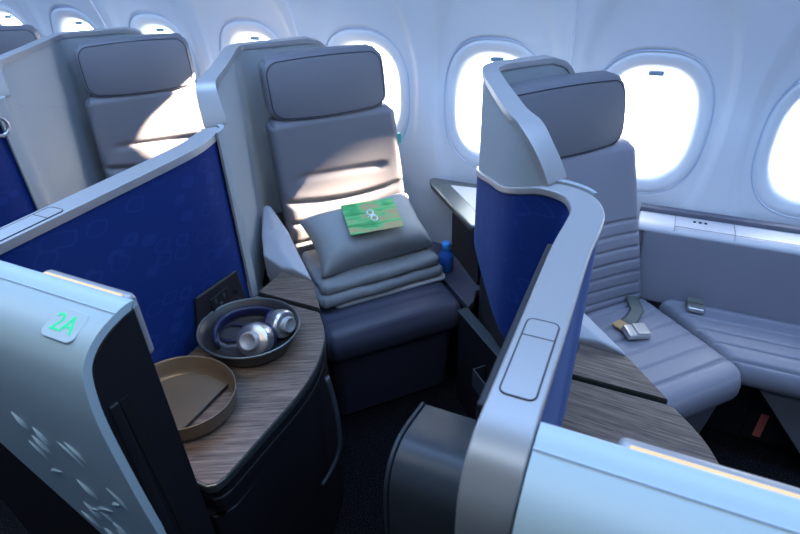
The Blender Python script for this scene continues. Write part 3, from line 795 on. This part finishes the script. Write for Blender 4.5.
def pillow_mesh(w, h, T):
    V = []; F = []; N = 30
    def p(i, j, s):
        a = -1 + 2 * i / N; b = -1 + 2 * j / N
        k = ((1 - a ** 4) * (1 - b ** 4)) ** .55
        x = a * w / 2 * (1 - .09 * (1 - b * b) * abs(a) ** 3); y = b * h / 2 * (1 - .12 * (1 - a * a) * abs(b) ** 3)
        z = s * T * k
        edge = (abs(a) ** 3 + abs(b) ** 3)
        z += k * .010 * noise.noise(Vector((x * 9, y * 9, s))) + edge * (1 - k) * 0
        z += s * k * .012 * math.sin(math.atan2(b, a) * 9) * max(0, edge - .3) * .6
        return (x, y, z)
    for s in (1, -1):
        o = len(V)
        for i in range(N + 1):
            for j in range(N + 1): V.append(p(i, j, s))
        for i in range(N):
            for j in range(N):
                q = [o + i * (N + 1) + j, o + (i + 1) * (N + 1) + j, o + (i + 1) * (N + 1) + j + 1, o + i * (N + 1) + j + 1]
                F.append(q if s > 0 else q[::-1])
    return V, F
pw = mesh('pillow', *pillow_mesh(.45, .255, .082), M['pillow'], None, smooth=True, loc=sw(.014, .105, .62), rot=(.50, -.02, SEAT_ROT + .06), weld=.0003)
tag(pw, 'silver grey satin pillow on the folded blanket, green card on top', 'pillow')
cd = thing('menu_card', 'green and tan leaf-print card with white rings, lying on the silver pillow', 'card', sw(.018, .050, .716))
cd.rotation_euler = (.42, .02, SEAT_ROT - .06)
mesh('card_sheet', *box(-.097, .097, -.068, .068, 0, .0025), M['card'], cd)
rg = []
for cx, cy in ((-.004, .015), (.004, -.012)):
    rg.append(tube([(cx + .011 * math.cos(2 * PI * i / 20), cy + .011 * math.sin(2 * PI * i / 20), .003) for i in range(20)], .0028, 6, closed=True))
rg.append(tube([(-.02, -.008, .003), (-.012, .0, .003), (0, .0, .003), (.012, .004, .003)], .0015, 6))
mesh('ring_mark', *join(*rg), M['white'], cd, smooth=True)

# ------------------------------------------------------------------ trays and headphones on the console
ZT = .6535
d1 = thing('round_dish', 'dark pewter oval dish holding the headphones, by the power outlet', 'dish', (-.852, .853, ZT), .1)
d1.scale = (1.10, 1.13, 1.25)
mesh('bowl', *lathe([(.001, 0), (.085, 0), (.100, .006), (.110, .02), (.118, .042), (.1225, .045), (.124, .041), (.114, .016), (.103, .003), (.09, .004), (.001, .004)][:6] + [(.1205, .0465), (.1165, .044), (.108, .022), (.098, .009), (.084, .005), (.001, .005)], 64, 1., .90), M['pewter'], d1, smooth=True)
mesh('rim', *tube([(.1215 * math.cos(2 * PI * i / 64), .90 * .1215 * math.sin(2 * PI * i / 64), .0455) for i in range(64)], .0027, 8, closed=True), M['edge'], d1, smooth=True)
d2 = thing('oval_tray', 'open taupe ring tray nearest the aisle, wood showing through its right half', 'tray', (-.858, .605, ZT), 0)
d2.scale = (1.04, 1.04, 1.45)
RX, RY = .128, .112
ringv = lathe([(.86, 0), (.90, .0), (.955, .012), (.985, .034), (1.0, .036), (1.012, .034), (.975, .01), (.93, -.0)][:5] + [(.985, .0375), (.965, .034), (.93, .014), (.875, .003), (.86, .003)], 64, RX, RY)
rv, rf = ringv; n = 64
rf = [f for f in rf if len(f) == 4]
mesh('tray_wall', rv, rf, M['taupe'], d2, smooth=True)
hp = []
for i in range(33):
    a = 1.1 + 4.05 * i / 32
    hp.append((RX * .90 * math.cos(a), RY * .90 * math.sin(a)))
mesh('tray_base', *prism(hp, .0005, .004), M['taupe'], d2)
mesh('base_lip', *tube([(*hp[-1], .0045), (*hp[0], .0045)], .0022, 8), M['dark'], d2, smooth=True)

hd = thing('headphones', 'silver and navy over-ear headphones lying in the pewter dish', 'headphones', (-.852, .856, ZT + .007))
hd.scale = (1.22, 1.22, 1.1)
band = []
for i in range(25):
    a = PI * (.33 + 1.0 * i / 24)
    band.append((-.004 + .078 * math.cos(a), .004 + .072 * math.sin(a), .020 + .006 * math.sin(PI * i / 24)))
mesh('headband', *tube(band, 1, 10, flat=(.0055, .015)), M['cup_navy'], hd, smooth=True)
def ear(loc, nrm, s):
    q = Vector(nrm).to_track_quat('Z', 'Y').to_euler()
    c = mesh('ear_cup', *lathe([(.001, -.004), (.031, -.004), (.0345, -.001), (.0355, .004), (.0355, .018), (.034, .024), (.030, .027), (.001, .027)], 40), M['silver'], hd, smooth=True, loc=loc, rot=q)
    c.scale = (s, s, s)
    mesh('ear_pad', *lathe([(.012, -.018), (.028, -.019), (.033, -.015), (.033, -.006), (.030, -.004), (.012, -.004), (.012, -.018)], 36), M['cup_navy'], c, smooth=True)
    mesh('cup_disc', *lathe([(.001, .026), (.019, .026), (.0195, .028), (.0195, .038), (.018, .040), (.0155, .040), (.015, .0392), (.001, .0392)], 36), M['trim'], c, smooth=True)
ear((.034, -.018, .032), (.10, -.80, .55), 1.08)
ear((.040, .044, .030), (.95, -.05, .22), .95)
mesh('yoke', *tube([(-.070, -.03, .020), (-.05, -.05, .020), (-.02, -.056, .022), (.006, -.048, .028), (.022, -.04, .032)], .004, 8), M['silver'], hd, smooth=True)
mesh('cable', *tube(catmull([(-.055 + .03 * math.cos(q) - .0 * q, .0 + .028 * math.sin(q) * (1 + .1 * math.sin(q * .4)), .004 + .0012 * (i % 3)) for i, q in enumerate([k * .5 for k in range(26)])], 3), .0018, 6), M['cup_navy'], hd, smooth=True)

# ------------------------------------------------------------------ daylight, cabin lamps
w = bpy.data.worlds.new('sky'); bpy.context.scene.world = w; w.use_nodes = True
bg = w.node_tree.nodes['Background']; bg.inputs['Color'].default_value = (.86, .93, 1, 1); bg.inputs['Strength'].default_value = 10.5
def area(name, loc, rot, sx, sy, power, col):
    l = bpy.data.lights.new(name, 'AREA'); l.shape = 'RECTANGLE'; l.size = sx; l.size_y = sy; l.energy = power; l.color = col
    o = bpy.data.objects.new(name, l); C.objects.link(o); o.location = loc; o.rotation_euler = rot; return o
area('ceiling_lamp', (-1.2, .1, 2.17), (0, 0, 0), 5., .5, 27, (.68, .84, 1.))
area('cove_lamp', (-1.2, 1.2, 2.12), (-.1, 0, 0), 5., .25, 56, (.31, .54, 1.))
area('reading_strip_lamp', (-.775, .468, 1.07), (-.75, 0, 0), .17, .012, 1., (1., .72, .42))
for cx in WIN:      # daylight entering through each window opening
    p = area('window_daylight', (cx, wall_y(WZ) + .13, WZ), (-PI / 2, 0, 0), .27, .36, 1, (1, 1, 1)); p.data.cycles.is_portal = True
def sun_stand_in(target, d, energy, half):      # added spot lamp outside one window in place of the sun, aimed separately
    d = Vector(d).normalized(); p = Vector(target) - d * 9.
    l = bpy.data.lights.new('sun_stand_in', 'SPOT'); l.energy = energy; l.color = (1, .78, .56); l.spot_size = 2 * math.atan(half / 9.); l.spot_blend = .1; l.shadow_soft_size = .12
    o = bpy.data.objects.new('sun_stand_in', l); C.objects.link(o); o.location = p; o.rotation_euler = d.to_track_quat('-Z', 'Y').to_euler(); return o
sun_stand_in((WC0 - WP, wall_y(WZ), WZ - .015), (-.55, -.445, -.36), 340000, .075)
sun_stand_in((WC0 - 3 * WP, wall_y(WZ), WZ + .03), (-.59, -.474, -.41), 340000, .34)

# ------------------------------------------------------------------ camera
cam = bpy.data.cameras.new('camera'); co = bpy.data.objects.new('camera', cam); C.objects.link(co)
yaw, pitch, roll = math.radians(25.48), math.radians(32.45), math.radians(-2.115)
fw_ = Vector((-math.sin(yaw) * math.cos(pitch), math.cos(yaw) * math.cos(pitch), -math.sin(pitch)))
r0 = Vector((math.cos(yaw), math.sin(yaw), 0)); u0 = r0.cross(fw_)
r1 = r0 * math.cos(roll) + u0 * math.sin(roll); u1 = u0 * math.cos(roll) - r0 * math.sin(roll)
co.matrix_world = Matrix(((r1.x, u1.x, -fw_.x, 0), (r1.y, u1.y, -fw_.y, 0), (r1.z, u1.z, -fw_.z, 1.6), (0, 0, 0, 1)))
cam.sensor_fit = 'HORIZONTAL'; cam.sensor_width = 36; cam.lens = 548 / 800 * 36; cam.clip_start = .02
cam.dof.use_dof = True; cam.dof.focus_distance = 1.35; cam.dof.aperture_fstop = 5.6
sc = bpy.context.scene; sc.camera = co
sc.view_settings.view_transform = 'Standard'; sc.view_settings.look = 'None'; sc.view_settings.gamma = 1; sc.view_settings.use_curve_mapping = False
sc.view_settings.exposure = 0.
sc.cycles.use_denoising = True
sc.cycles.max_bounces = 8; sc.cycles.diffuse_bounces = 5; sc.cycles.sample_clamp_indirect = 6.
